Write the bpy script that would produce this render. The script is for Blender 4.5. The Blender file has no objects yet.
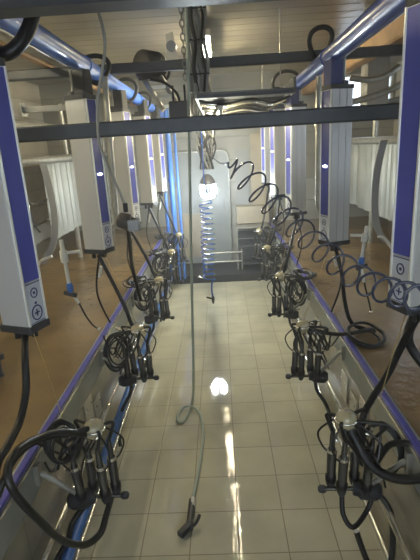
import bpy, math, random
from mathutils import Vector, Matrix
random.seed(7)
C = bpy.context.scene.collection
PI = math.pi
R = math.radians

# ------------------------------------------------------------------ camera
HC = 2.4
F, PITCH, ROLL, YAW = 455.0, R(16.5), R(-3.3), R(-2.0)
fw = Vector((math.sin(YAW)*math.cos(PITCH), math.cos(YAW)*math.cos(PITCH), -math.sin(PITCH)))
rt = Vector((math.cos(YAW), -math.sin(YAW), 0)); up = rt.cross(fw)
CR = rt*math.cos(ROLL)+up*math.sin(ROLL); CU = up*math.cos(ROLL)-rt*math.sin(ROLL)
cam = bpy.data.cameras.new('camera'); co = bpy.data.objects.new('camera', cam); C.objects.link(co)
cam.sensor_fit = 'VERTICAL'; cam.sensor_height = 24; cam.lens = 24*F/560; cam.clip_start = .02
M4 = Matrix((CR, CU, -fw)).transposed().to_4x4(); M4.translation = Vector((0, 0, HC))
co.matrix_world = M4
bpy.context.scene.camera = co
def at(x, y, Y):
    "the point at depth Y that was measured at (x, y) on the photograph"
    d = CR*((x-210)/F) - CU*((y-280)/F) + fw
    return Vector((0, 0, HC)) + d*(Y/d.y)

# ------------------------------------------------------------------ materials
def mat(name, col, rough=.5, metal=0, col2=None, nscale=8, bump=0, bscale=40, coat=0, emis=None, estr=0, trans=0, ior=1.45, spec=.5):
    m = bpy.data.materials.new(name); m.use_nodes = True
    nt = m.node_tree; b = nt.nodes['Principled BSDF']
    b.inputs['Base Color'].default_value = (*col, 1); b.inputs['Roughness'].default_value = rough
    b.inputs['Metallic'].default_value = metal; b.inputs['Coat Weight'].default_value = coat
    b.inputs['Transmission Weight'].default_value = trans; b.inputs['IOR'].default_value = ior
    b.inputs['Specular IOR Level'].default_value = spec
    if emis: b.inputs['Emission Color'].default_value = (*emis, 1); b.inputs['Emission Strength'].default_value = estr
    g = nt.nodes.new('ShaderNodeNewGeometry')
    if col2:
        n = nt.nodes.new('ShaderNodeTexNoise'); n.inputs['Scale'].default_value = nscale; n.inputs['Detail'].default_value = 6
        r = nt.nodes.new('ShaderNodeMix'); r.data_type = 'RGBA'
        r.inputs['A'].default_value = (*col, 1); r.inputs['B'].default_value = (*col2, 1)
        mr = nt.nodes.new('ShaderNodeMapRange'); mr.inputs['From Min'].default_value = .35; mr.inputs['From Max'].default_value = .65
        nt.links.new(g.outputs['Position'], n.inputs['Vector']); nt.links.new(n.outputs['Fac'], mr.inputs['Value'])
        nt.links.new(mr.outputs['Result'], r.inputs['Factor']); nt.links.new(r.outputs['Result'], b.inputs['Base Color'])
    if bump:
        n = nt.nodes.new('ShaderNodeTexNoise'); n.inputs['Scale'].default_value = bscale; n.inputs['Detail'].default_value = 4
        bp = nt.nodes.new('ShaderNodeBump'); bp.inputs['Strength'].default_value = bump; bp.inputs['Distance'].default_value = .01
        nt.links.new(g.outputs['Position'], n.inputs['Vector']); nt.links.new(n.outputs['Fac'], bp.inputs['Height'])
        nt.links.new(bp.outputs['Normal'], b.inputs['Normal'])
    return m

def tile_mat(name, axes, size, off, c1, c2, grout, rough=.2, mortar=.0042, bump=.35, wave=.0, offset=0.0, ripple=.5):
    m = bpy.data.materials.new(name); m.use_nodes = True
    nt = m.node_tree; b = nt.nodes['Principled BSDF']; L = nt.links.new
    g = nt.nodes.new('ShaderNodeNewGeometry'); s = nt.nodes.new('ShaderNodeSeparateXYZ'); c = nt.nodes.new('ShaderNodeCombineXYZ')
    L(g.outputs['Position'], s.inputs[0])
    for k, a in enumerate(axes):
        ad = nt.nodes.new('ShaderNodeMath'); ad.operation = 'SUBTRACT'; ad.inputs[1].default_value = off[k]
        L(s.outputs['XYZ'.index(a)], ad.inputs[0]); L(ad.outputs[0], c.inputs[k])
    br = nt.nodes.new('ShaderNodeTexBrick'); br.offset = offset; br.squash = 1
    br.inputs['Scale'].default_value = 1; br.inputs['Brick Width'].default_value = size[0]; br.inputs['Row Height'].default_value = size[1]
    br.inputs['Mortar Size'].default_value = mortar; br.inputs['Mortar Smooth'].default_value = .3; br.inputs['Bias'].default_value = 0
    br.inputs['Color1'].default_value = (*c1, 1); br.inputs['Color2'].default_value = (*c2, 1); br.inputs['Mortar'].default_value = (*grout, 1)
    L(c.outputs[0], br.inputs['Vector'])
    n = nt.nodes.new('ShaderNodeTexNoise'); n.inputs['Scale'].default_value = 2.3; n.inputs['Detail'].default_value = 7; L(g.outputs['Position'], n.inputs['Vector'])
    mr = nt.nodes.new('ShaderNodeMapRange'); mr.inputs['From Min'].default_value = .3; mr.inputs['From Max'].default_value = .7
    mr.inputs['To Min'].default_value = .78; mr.inputs['To Max'].default_value = 1.08; L(n.outputs['Fac'], mr.inputs['Value'])
    mx = nt.nodes.new('ShaderNodeMix'); mx.data_type = 'RGBA'; mx.blend_type = 'MULTIPLY'; mx.inputs['Factor'].default_value = 1
    L(br.outputs['Color'], mx.inputs['A']); L(mr.outputs['Result'], mx.inputs['B']); L(mx.outputs['Result'], b.inputs['Base Color'])
    rr = nt.nodes.new('ShaderNodeMapRange'); rr.inputs['To Min'].default_value = rough; rr.inputs['To Max'].default_value = rough+.45
    L(br.outputs['Fac'], rr.inputs['Value']); L(rr.outputs['Result'], b.inputs['Roughness'])
    bp = nt.nodes.new('ShaderNodeBump'); bp.inputs['Strength'].default_value = bump; bp.inputs['Distance'].default_value = .004; bp.invert = True
    L(br.outputs['Fac'], bp.inputs['Height'])
    n2 = nt.nodes.new('ShaderNodeTexNoise'); n2.inputs['Scale'].default_value = 1; mp = nt.nodes.new('ShaderNodeMapping'); mp.inputs['Scale'].default_value = (22, 6, 10); L(g.outputs['Position'], mp.inputs['Vector']); L(mp.outputs[0], n2.inputs['Vector'])
    b2 = nt.nodes.new('ShaderNodeBump'); b2.inputs['Strength'].default_value = ripple; b2.inputs['Distance'].default_value = .004
    L(n2.outputs['Fac'], b2.inputs['Height']); L(bp.outputs['Normal'], b2.inputs['Normal']); L(b2.outputs['Normal'], b.inputs['Normal'])
    return m

def plank_mat(name, axis, pitch, c1, c2, rough, depth=.012):
    "boards or corrugated sheet running across one axis"
    m = bpy.data.materials.new(name); m.use_nodes = True
    nt = m.node_tree; b = nt.nodes['Principled BSDF']; L = nt.links.new
    g = nt.nodes.new('ShaderNodeNewGeometry'); s = nt.nodes.new('ShaderNodeSeparateXYZ'); L(g.outputs['Position'], s.inputs[0])
    d = nt.nodes.new('ShaderNodeMath'); d.operation = 'DIVIDE'; d.inputs[1].default_value = pitch; L(s.outputs['XYZ'.index(axis)], d.inputs[0])
    fr = nt.nodes.new('ShaderNodeMath'); fr.operation = 'FRACT'; L(d.outputs[0], fr.inputs[0])
    rp = nt.nodes.new('ShaderNodeValToRGB'); e = rp.color_ramp.elements
    e[0].position = 0; e[0].color = (0, 0, 0, 1); e[1].position = .07; e[1].color = (1, 1, 1, 1)
    L(fr.outputs[0], rp.inputs[0])
    n = nt.nodes.new('ShaderNodeTexNoise'); n.inputs['Scale'].default_value = 1.7; n.inputs['Detail'].default_value = 8; L(g.outputs['Position'], n.inputs['Vector'])
    mx = nt.nodes.new('ShaderNodeMix'); mx.data_type = 'RGBA'; mx.inputs['A'].default_value = (*c1, 1); mx.inputs['B'].default_value = (*c2, 1)
    mr = nt.nodes.new('ShaderNodeMapRange'); mr.inputs['From Min'].default_value = .35; mr.inputs['From Max'].default_value = .65
    L(n.outputs['Fac'], mr.inputs['Value']); L(mr.outputs['Result'], mx.inputs['Factor'])
    mm = nt.nodes.new('ShaderNodeMix'); mm.data_type = 'RGBA'; mm.inputs['A'].default_value = (c1[0]*.68, c1[1]*.68, c1[2]*.68, 1)
    L(rp.outputs[0], mm.inputs['Factor']); L(mx.outputs['Result'], mm.inputs['B']); L(mm.outputs['Result'], b.inputs['Base Color'])
    bp = nt.nodes.new('ShaderNodeBump'); bp.inputs['Strength'].default_value = .7; bp.inputs['Distance'].default_value = depth
    L(rp.outputs[0], bp.inputs['Height']); L(bp.outputs['Normal'], b.inputs['Normal'])
    b.inputs['Roughness'].default_value = rough
    return m

MT = dict(
 tile=tile_mat('floor tile', 'XY', (.3045, .338), (.006, 2.19-.338*30), (.56, .54, .40), (.51, .49, .36), (.24, .19, .12), rough=.05, ripple=.2),
 walltile=tile_mat('pit wall tile', 'YZ', (.42, .45), (.1, .0), (.33, .30, .23), (.28, .26, .20), (.10, .085, .065), rough=.22),
 endtile=tile_mat('pit end tile', 'XZ', (.30, .30), (.1, .0), (.34, .33, .28), (.30, .30, .26), (.13, .12, .10), rough=.3),
 platform=mat('wet brown platform floor', (.22, .15, .065), .2, col2=(.15, .10, .043), nscale=2.2, bump=.6, bscale=16),
 ceiling=plank_mat('ceiling sheet', 'Y', .26, (.36, .33, .25), (.28, .25, .20), .3),
 board=plank_mat('white wall boards', 'Z', .3, (.72, .69, .60), (.6, .57, .48), .55),
 backwall=plank_mat('back wall panels', 'Z', .42, (.33, .33, .29), (.27, .27, .24), .5),
 bluepaint=mat('blue painted pipe', (.06, .21, .80), .4, col2=(.05, .16, .66), nscale=5, coat=.12),
 bluepurple=mat('violet blue curb paint', (.07, .07, .42), .4, col2=(.05, .05, .3), nscale=30),
 bluedrop=mat('blue plastic pipe', (.04, .15, .5), .35),
 blackpaint=mat('dark painted steel', (.05, .058, .07), .45, col2=(.07, .074, .076), nscale=12),
 rubber=mat('black rubber', (.010, .010, .009), .38, spec=.35),
 rubber2=mat('dark hose', (.018, .017, .014), .3, bump=.1, spec=.4),
 alu=mat('brushed aluminium', (.56, .57, .57), .36, .3),
 alulite=mat('bright aluminium trim', (.85, .86, .80), .3, .3),
 bluepanel=mat('blue pillar strip', (.075, .09, .40), .42),
 panel=mat('pale keypad', (.62, .66, .72), .4),
 ink=mat('dark blue print', (.03, .04, .16), .5),
 galv=mat('galvanised steel', (.42, .42, .38), .42, .6, col2=(.30, .30, .27), nscale=14),
 steel=mat('stainless steel', (.85, .82, .72), .2, .85, col2=(.7, .67, .6), nscale=9),
 sheet=mat('galvanised sheet', (.38, .40, .38), .5, .35, col2=(.28, .30, .28), nscale=3, bump=.2, bscale=4),
 shell=mat('teat cup shell', (.11, .105, .092), .25, .7),
 clear=mat('milky plastic bowl', (.40, .36, .22), .08, coat=.8),
 white=mat('white plastic', (.72, .72, .66), .4),
 grey=mat('grey plastic', (.30, .31, .31), .45),
 greenhose=mat('grey green hose', (.36, .42, .35), .4),
 cable=mat('grey cable', (.30, .30, .27), .5),
 coilblue=mat('blue coil hose', (.03, .12, .5), .25, coat=.3),
 coilgrey=mat('slate blue coil hose', (.045, .055, .10), .18, coat=.6),
 rope=mat('yellow nylon cord', (.38, .29, .12), .7),
 wood=mat('orange lit timber', (.60, .38, .19), .6, col2=(.48, .30, .15), nscale=6),
 door=mat('pale grey door skin', (.30, .32, .31), .45, col2=(.24, .26, .26), nscale=2.5),
 beige=mat('beige panel', (.42, .37, .27), .5, col2=(.34, .30, .23), nscale=4),
 chain=mat('chain steel', (.25, .25, .23), .35, .8),
 lampglow=mat('glowing lamp tube', (1, 1, 1), .4, emis=(.86, .96, 1.0), estr=200),
 led=mat('indicator lens', (.9, .95, 1), .3, emis=(.85, .9, 1), estr=5),  # glow that imitates a tube light reflected in the pillar strips
 tubeglow=mat('fluorescent tube', (1, 1, 1), .4, emis=(1, .88, .60), estr=95),
 glass=mat('window glass', (.95, .97, 1), .05, trans=1),
 water=mat('water film', (.40, .38, .29), .1, coat=1, bump=.35, bscale=30, spec=1),
 navydark=mat('dark navy bracket', (.05, .06, .17), .5),
 navy=mat('navy painted pipe', (.055, .10, .42), .33, col2=(.04, .08, .34), nscale=6, coat=.15),
 greysteel=mat('dull grey steel', (.10, .105, .10), .4, .4),
 palesheet=mat('pale metal plate', (.56, .54, .47), .3, .4),
 palegrey=mat('pale grey duct skin', (.42, .42, .40), .5),
 black=mat('black box', (.03, .032, .034), .5),
 motor=mat('dark motor casing', (.06, .055, .048), .45),
 card=mat('pale label paper', (.7, .68, .6), .6),
)

# ------------------------------------------------------------------ mesh builder
def smooth_path(pts, n=8, closed=False):
    P = [Vector(p) for p in pts]
    if len(P) < 3: return P
    out = []
    N = len(P)
    rng = range(N if closed else N-1)
    for i in rng:
        if closed: a, b, c, d = P[i-1], P[i], P[(i+1) % N], P[(i+2) % N]
        else: a, b, c, d = P[max(i-1, 0)], P[i], P[i+1], P[min(i+2, N-1)]
        for k in range(n):
            t = k/n
            out.append(.5*((2*b)+(c-a)*t+(2*a-5*b+4*c-d)*t*t+(3*b-a-3*c+d)*t*t*t))
    if not closed: out.append(P[-1])
    return out

class MB:
    def __init__(s): s.v = []; s.f = []; s.sm = []
    def add(s, vs, fs, smooth=False):
        o = len(s.v); s.v += [tuple(v) for v in vs]; s.f += [tuple(i+o for i in f) for f in fs]; s.sm += [smooth]*len(fs)
        return s
    def box(s, a, b, rot=None, piv=None):
        x0, y0, z0 = a; x1, y1, z1 = b
        vs = [Vector(p) for p in ((x0,y0,z0),(x1,y0,z0),(x1,y1,z0),(x0,y1,z0),(x0,y0,z1),(x1,y0,z1),(x1,y1,z1),(x0,y1,z1))]
        if rot is not None: vs = [piv+rot@(v-piv) for v in vs]
        return s.add(vs, [(0,3,2,1),(4,5,6,7),(0,1,5,4),(1,2,6,5),(2,3,7,6),(3,0,4,7)])
    def bar(s, p, q, w, h=None, upv=(0,0,1)):
        "rectangular bar from p to q"
        h = h or w; p = Vector(p); q = Vector(q); d = (q-p).normalized(); u = Vector(upv)
        if abs(d.dot(u)) > .95: u = Vector((0, 1, 0))
        a = d.cross(u).normalized(); b = a.cross(d).normalized()
        c = .12*min(w, h)
        prof = [(-w/2+c,-h/2),(w/2-c,-h/2),(w/2,-h/2+c),(w/2,h/2-c),(w/2-c,h/2),(-w/2+c,h/2),(-w/2,h/2-c),(-w/2,-h/2+c)]
        vs = [e+a*x+b*y for e in (p, q) for x, y in prof]
        n = 8
        return s.add(vs, [(i, (i+1)%n, n+(i+1)%n, n+i) for i in range(n)]+[tuple(range(n))[::-1], tuple(range(n, 2*n))])
    def tube(s, pts, r, seg=10, closed=False, radii=None, cap=True):
        P = [Vector(p) for p in pts]; n = len(P)
        T = []
        for i in range(n):
            a = P[i-1] if (i > 0 or closed) else P[0]; b = P[(i+1) % n] if (i < n-1 or closed) else P[-1]
            t = b-a; T.append(t.normalized() if t.length > 1e-9 else Vector((0, 0, 1)))
        u = T[0].orthogonal().normalized(); vs = []
        for i in range(n):
            u = (u-T[i]*u.dot(T[i])); u = u.normalized() if u.length > 1e-6 else T[i].orthogonal().normalized()
            w = T[i].cross(u); rr = radii[i] if radii else r
            for k in range(seg):
                a = 2*PI*k/seg; vs.append(P[i]+(u*math.cos(a)+w*math.sin(a))*rr)
        fs = []
        for i in range(n if closed else n-1):
            j = (i+1) % n
            for k in range(seg): fs.append((i*seg+k, i*seg+(k+1)%seg, j*seg+(k+1)%seg, j*seg+k))
        s.add(vs, fs, True)
        if not closed and cap:
            o = len(s.v)-len(vs)
            s.f.append(tuple(o+k for k in range(seg))[::-1]); s.f.append(tuple(o+(n-1)*seg+k for k in range(seg))); s.sm += [False, False]
        return s
    def hose(s, pts, r, seg=9, n=7, closed=False): return s.tube(smooth_path(pts, n, closed), r, seg, closed)
    def cyl(s, p, q, r, seg=16): return s.tube([p, q], r, seg)
    def lathe(s, p, q, prof, seg=18):
        "prof = (distance along p>q as fraction, radius)"
        p = Vector(p); q = Vector(q)
        return s.tube([p+(q-p)*t for t, _ in prof], 0, seg, radii=[max(r, 1e-4) for _, r in prof]) if True else s
    def ball(s, c, rx, ry=None, rz=None, seg=14, rings=8):
        ry = ry or rx; rz = rz or rx; c = Vector(c); vs = []; fs = []
        for i in range(rings+1):
            th = PI*i/rings
            for k in range(seg):
                ph = 2*PI*k/seg; vs.append(c+Vector((rx*math.sin(th)*math.cos(ph), ry*math.sin(th)*math.sin(ph), rz*math.cos(th))))
        for i in range(rings):
            for k in range(seg): fs.append((i*seg+k, (i+1)*seg+k, (i+1)*seg+(k+1)%seg, i*seg+(k+1)%seg))
        return s.add(vs, fs, True)
    def prism(s, prof, z0, z1, smooth=False):
        n = len(prof); vs = [(x, y, z0) for x, y in prof]+[(x, y, z1) for x, y in prof]
        return s.add(vs, [(i, (i+1)%n, n+(i+1)%n, n+i) for i in range(n)]+[tuple(range(n))[::-1], tuple(range(n, 2*n))], smooth)
    def build(s, name, m, parent=None, bevel=0):
        me = bpy.data.meshes.new(name)
        # local origin for top-level meshes: bottom centre
        o = bpy.data.objects.new(name, me); C.objects.link(o)
        off = Vector((0, 0, 0))
        if parent is None and s.v:
            xs, ys, zs = zip(*s.v); off = Vector(((min(xs)+max(xs))/2, (min(ys)+max(ys))/2, min(zs)))
        me.from_pydata([tuple(Vector(v)-off) for v in s.v], [], s.f); me.update()
        me.polygons.foreach_set('use_smooth', s.sm)
        me.materials.append(MT[m]); o.location = off
        if any(s.sm):
            try: me.set_sharp_from_angle(angle=R(50))
            except Exception: pass
        if bevel:
            b = o.modifiers.new('bevel', 'BEVEL'); b.width = bevel; b.segments = 2; b.limit_method = 'ANGLE'
        if parent: o.parent = parent
        return o
def rrect(x0, y0, x1, y1, r, n=4):
    out = []
    for cx, cy, a0 in ((x1-r, y1-r, 0), (x0+r, y1-r, 90), (x0+r, y0+r, 180), (x1-r, y0+r, 270)):
        for k in range(n+1):
            a = R(a0+90*k/n); out.append((cx+r*math.cos(a), cy+r*math.sin(a)))
    return out
def empty(name, loc=(0,0,0), rz=0):
    o = bpy.data.objects.new(name, None); C.objects.link(o); o.location = loc; o.rotation_euler = (0, 0, rz); o.empty_display_size = .1
    return o
def tag(o, label, cat, group=None, kind=None):
    o['label'] = label; o['category'] = cat
    if group: o['group'] = group
    if kind: o['kind'] = kind
    return o
def struct(o): o['kind'] = 'structure'; return o
def copy_tree(o, parent=None):
    c = o.copy(); C.objects.link(c); c.parent = parent
    for ch in list(o.children): copy_tree(ch, c)
    return c
def local(o, P):
    "world point to the frame of an unrotated or z-rotated root"
    v = Vector(P)-o.location; a = -o.rotation_euler.z
    return Vector((v.x*math.cos(a)-v.y*math.sin(a), v.x*math.sin(a)+v.y*math.cos(a), v.z))

# ------------------------------------------------------------------ setting
XL, XR, ZP = -1.04, .90, .90          # pit edges and platform height
YE, YB, YF = 8.35, 8.95, -2.6         # pit end, back wall, front
WX, ZC = 3.25, 3.62
struct(MB().box((XL-.02, YF, -.12), (XR+.02, YB, 0)).build('floor', 'tile'))
struct(MB().box((-WX, YF, -.1), (XL-.06, YB, ZP)).build('floor_platform_left', 'platform'))
struct(MB().box((XR+.06, YF, -.1), (WX, YB, ZP)).build('floor_platform_right', 'platform'))
struct(MB().box((XL-.06, YF, 0), (XL, YB, ZP-.2)).build('wall_pit_left', 'walltile'))
struct(MB().box((XR, YF, 0), (XR+.06, YB, ZP-.2)).build('wall_pit_right', 'walltile'))
n = 1
for X, s in ((XL, -1), (XR, 1)):
    a, b = sorted((X, X+s*.06))
    struct(MB().box((a, YF, ZP-.2), (b, YB, ZP)).build('trim_%d' % n, 'sheet', bevel=.004)); n += 1
    a, b = sorted((X-s*.004, X+s*.034))
    struct(MB().box((a, YF, ZP), (b, YB, ZP+.022)).build('trim_%d' % n, 'bluepurple', bevel=.006)); n += 1
    a, b = sorted((X-s*.012, X))
    struct(MB().box((a, YF, ZP-.022), (b, YB, ZP-.004)).build('trim_%d' % n, 'steel', bevel=.002)); n += 1
struct(MB().box((XL, 7.92, 0), (XR, YB, .14)).build('trim_%d' % n, 'black', bevel=.008)); n += 1
struct(MB().box((-WX-.2, YF, ZC), (WX+.2, YB+.2, ZC+.12)).build('ceiling', 'ceiling'))
struct(MB().box((-WX-.15, YF, 0), (-WX, YB, ZC)).build('wall_left', 'board'))
wb = (2.2, 3.2, 2.80, 3.48)
struct(MB().box((-WX-.15, YB, -.1), (wb[0], YB+.15, ZC)).box((wb[1], YB, -.1), (WX+.15, YB+.15, ZC)).box((wb[0], YB, -.1), (wb[1], YB+.15, wb[2])).box((wb[0], YB, wb[3]), (wb[1], YB+.15, ZC)).build('wall_back', 'backwall'))
m = MB(); t_ = .04
m.box((wb[0], YB-.01, wb[2]), (wb[0]+t_, YB+.1, wb[3])).box((wb[1]-t_, YB-.01, wb[2]), (wb[1], YB+.1, wb[3])).box((wb[0]+t_, YB-.01, wb[2]), (wb[1]-t_, YB+.1, wb[2]+t_)).box((wb[0]+t_, YB-.01, wb[3]-t_), (wb[1]-t_, YB+.1, wb[3]))
w5 = struct(m.build('window_5', 'white'))
g = MB().box((wb[0]+t_, YB+.04, wb[2]+t_), (wb[1]-t_, YB+.046, wb[3]-t_)).build('pane', 'glass'); g.parent = w5; g.location = g.location-w5.location
# right wall; the nearer windows are unseen, added to let daylight in
wins = [(-1.4, .8, 2.0, 3.2), (1.6, 3.8, 2.0, 3.2), (4.6, 6.0, 2.0, 3.2), (6.9, 8.3, 2.45, 3.35)]
m = MB(); y = YF
for (a, b, z0, z1) in wins:
    m.box((WX, y, 0), (WX+.15, a, ZC)); m.box((WX, a, 0), (WX+.15, b, z0)); m.box((WX, a, z1), (WX+.15, b, ZC)); y = b
m.box((WX, y, 0), (WX+.15, YB, ZC))
struct(m.build('wall_right', 'board'))
for i, (a, b, z0, z1) in enumerate(wins):
    m = MB(); t = .05
    m.box((WX-.01, a, z0), (WX+.1, a+t, z1)); m.box((WX-.01, b-t, z0), (WX+.1, b, z1)); m.box((WX-.01, a+t, z0), (WX+.1, b-t, z0+t)); m.box((WX-.01, a+t, z1-t), (WX+.1, b-t, z1))
    m.box((WX+.02, (a+b)/2-.02, z0+t), (WX+.07, (a+b)/2+.02, z1-t))
    w = struct(m.build('window_%d' % (i+1), 'white'))
    g = MB().box((WX+.04, a+t, z0+t), (WX+.046, b-t, z1-t)).build('pane', 'glass'); g.parent = w; g.location = g.location-w.location
# unseen front wall, its wide doorway added to let in fill light
m = MB(); m.box((-WX-.15, YF-.15, -.1), (-1.9, YF, ZC)).box((1.9, YF-.15, -.1), (WX+.15, YF, ZC)).box((-1.9, YF-.15, 3.1), (1.9, YF, ZC)).box((-1.9, YF-.15, -.1), (1.9, YF, .9))
struct(m.build('wall_front', 'board'))

# ------------------------------------------------------------------ overhead frame
tag(MB().bar((-3.24, 2.8, 2.51), (3.24, 2.8, 2.535), .075, .085).build('cross_beam', 'blackpaint'), 'dark steel cross beam at pillar mid height, lowest and nearest across the picture', 'beam')
tag(MB().bar((-3.24, 4.5, 3.10), (3.24, 4.5, 3.12), .08, .085).build('cross_beam', 'blackpaint'), 'slimmer dark steel cross beam high up behind the motor, resting over the blue pipes', 'beam')
tag(MB().bar((-3.24, 1.86, 3.0), (3.24, 1.86, 3.0), .16, .20).build('cross_beam', 'blackpaint'), 'thick dark beam cutting the very top edge of the picture', 'beam')

def main_pipe(X, z0, Y0, Y1, r, m, name, label, cat, slope=-.012):
    t = empty(name, (X, Y0, z0)); tag(t, label, cat)
    MB().cyl((0, 0, 0), (0, Y1-Y0, (Y1-Y0)*slope), r, 24).build('pipe_body', m, t)
    k = 0; y = 1.0
    while y < Y1-Y0:
        MB().cyl((0, y, y*slope), (0, y+.05, (y+.05)*slope), r*1.14, 24).build('pipe_coupling', m, t); y += 2.35
    return t
main_pipe(-1.0, 3.075, .4, 8.6, .062, 'bluepaint', 'milk_line_pipe', 'thick bright blue overhead pipe above the left row of pillars', 'pipe')
main_pipe(.86, 3.02, .4, 8.6, .066, 'navy', 'milk_line_pipe', 'thick blue overhead pipe above the right row of pillars, lower of the pair', 'pipe')
main_pipe(.99, 3.10, .4, 8.6, .055, 'navy', 'milk_line_pipe', 'blue overhead pipe running just above and outside the right milk pipe', 'pipe')

# black hose loops thrown over the pipes
for i, (X, Y, z, rr, lab) in enumerate([
    (-.98, 2.36, 3.03, .15, 'black hose loop around the blue pipe at the top left corner'),
    (-1.0, 4.15, 3.06, .095, 'black hose loop around the left blue pipe above and right of the second pillar'),
    (-1.0, 5.5, 3.04, .10, 'black hose loop around the left blue pipe above the third pillar'),
    (-1.0, 6.7, 3.03, .09, 'black hose loop around the left blue pipe above the fourth pillar'),
    (.86, 4.1, 3.13, .075, 'black hose loop standing over the right blue pipe near the second pillar'),
    (.84, 5.9, 3.02, .15, 'black hose loop around the right blue pipe by the third pillar'),
    (.86, 7.0, 3.0, .11, 'small black hose loop on the right blue pipe far back')]):
    pts = [Vector((X+.02*math.sin(a*2)+(rr)*math.cos(a), Y+.05*math.sin(a+i), z+rr*(1.15 if X < 0 or Y > 5 else 1.6)*math.sin(a))) for a in [2*PI*k/14 for k in range(14)]]
    tag(MB().tube(smooth_path(pts, 4, True), .02 if i else .034, 10, True).build('hose_loop', 'rubber'), lab, 'hose', 'black hose loops over the blue pipes')

# ------------------------------------------------------------------ milking pillars
HP = 1.13
def make_pillar(side, led=True):
    "strip faces local +x; camera-side flank is local -y (left row) or +y (right row)"
    t = empty('milking_pillar')
    # extruded body with two shallow grooves on both flanks
    d = .18; w = .07
    def flank(sg):
        pts = []
        for gx in ((-.06, -.12) if side > 0 else ()):
            pts += [(gx+.003, sg*w), (gx+.002, sg*(w-.004)), (gx-.002, sg*(w-.004)), (gx-.003, sg*w)]
        return pts
    c = .02
    prof = [(0, -w+c*.3), (-.004, -w)]
    prof += flank(-1) + [(-d+c, -w), (-d+.006, -w+.006), (-d, -w+c), (-d, w-c), (-d+.006, w-.006), (-d+c, w)]
    prof += list(reversed(flank(1))) + [(-.004, w), (0, w-c*.3)]
    MB().prism(prof[::-1], .03, HP).build('pillar_body', 'alu', t)
    for sg in (-1, 1):
        MB().prism(rrect(-.002, sg*.060-.006, .010, sg*.060+.006, .003, 2), .03, HP).build('edge_trim', 'alulite', t)
    MB().box((0, -.054, .235), (.004, .054, HP-.005)).build('front_strip', 'bluepanel', t)
    k = MB().box((0, -.053, .035), (.005, .053, .228)).build('control_panel', 'panel', t)
    def ring(z, r0, r1, name):
        m = MB(); n = 20; vs = []; 
        for q in range(n):
            a = 2*PI*q/n
            for (r, x) in ((r0, .005), (r0, .0075), (r1, .0075), (r1, .005)): vs.append((x, r*math.cos(a), z+r*math.sin(a)))
        fs = []
        for q in range(n):
            for e in range(4): fs.append((q*4+e, q*4+(e+1)%4, ((q+1)%n)*4+(e+1)%4, ((q+1)%n)*4+e))
        m.add(vs, fs); 
        return m
    b1 = ring(.178, .019, .024, 0); b1.box((.005, -.006, .172), (.0075, .006, .184)); b1.build('small_button', 'ink', k)
    b2 = ring(.083, .031, .037, 0); b2.box((.005, -.016, .080), (.0078, .016, .086)); b2.box((.005, -.003, .067), (.0079, .003, .099)); b2.build('round_keypad', 'ink', k)
    MB().cyl((.005, 0, .13), (.008, 0, .13), .0065, 10).build('status_dot', 'ink', k)
    m = MB()
    for (a, b) in (((-.050, .222), (.050, .226)), ((-.050, .038), (.050, .041))): m.box((.005, a[0], a[1]), (.0065, b[0], b[1]))
    m.build('panel_border', 'ink', k)
    MB().prism(rrect(-d-.01, -w-.01, .016, w+.01, .02), 0, .032).build('bottom_cap', 'black', t)
    MB().prism(rrect(-d-.006, -w-.006, .008, w+.006, .02), HP, HP+.03).build('top_cap', 'black', t)
    MB().box((-.10, -.05, HP+.03), (-.0, .05, HP+.20)).build('hanger_bracket', 'black' if side < 0 else 'navydark', t, bevel=.008)
    MB().tube([(-.14, 0, HP+.03), (-.14, 0, HP+.06)], .035, 16).build('top_gland', 'black', t)
    MB().tube([(-.14, 0, HP+.06), (-.14, 0, HP+.21)], .011, 10).build('suspension_rod', 'galv', t)
    for (x, y) in ((-.13, -.02), (-.06, .025), (-.1, .03)):
        MB().cyl((x, y, -.05), (x, y, .002), .017, 12).build('hose_spigot', 'rubber', t)
    if led: MB().ball((.006, 0, .60), .006, .030, .010).build('indicator_lamp', 'led', t)  # glowing spot in place of a reflection on the strip, not a lamp
    return t
LP = [(-.965, 2.15, 1.545), (-.91, 3.5, 1.635), (-.90, 4.76, 1.63), (-.90, 6.17, 1.67), (-.90, 7.39, 1.70)]
RP = [(.785, 1.97, 1.63), (.79, 3.52, 1.60), (.75, 5.12, 1.60), (.715, 6.35, 1.67), (.74, 7.95, 1.70)]
ordn = ['nearest', 'second', 'third', 'fourth', 'fifth and farthest']
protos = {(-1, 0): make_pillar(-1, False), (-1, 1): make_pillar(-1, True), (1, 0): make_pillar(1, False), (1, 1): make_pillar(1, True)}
for side, LST in ((-1, LP), (1, RP)):
    for i, (X, Y, z) in enumerate(LST):
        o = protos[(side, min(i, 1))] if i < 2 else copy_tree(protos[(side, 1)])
        if i == 0: o.scale.z = 1.10
        o.location = (X, Y, z); o.rotation_euler.z = R(-20) if side < 0 else R(200)
        tag(o, ('%s grey aluminium milking pillar with blue strip in the %s row%s' % (
            ordn[i].capitalize(), 'left' if side < 0 else 'right', {0: ', cut by the picture edge', 1: ', just behind the low cross beam', 2: '', 3: '', 4: ' by the back wall'}[i])),
            'milking pillar', 'milking pillars hanging in the %s row' % ('left' if side < 0 else 'right'))

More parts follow.
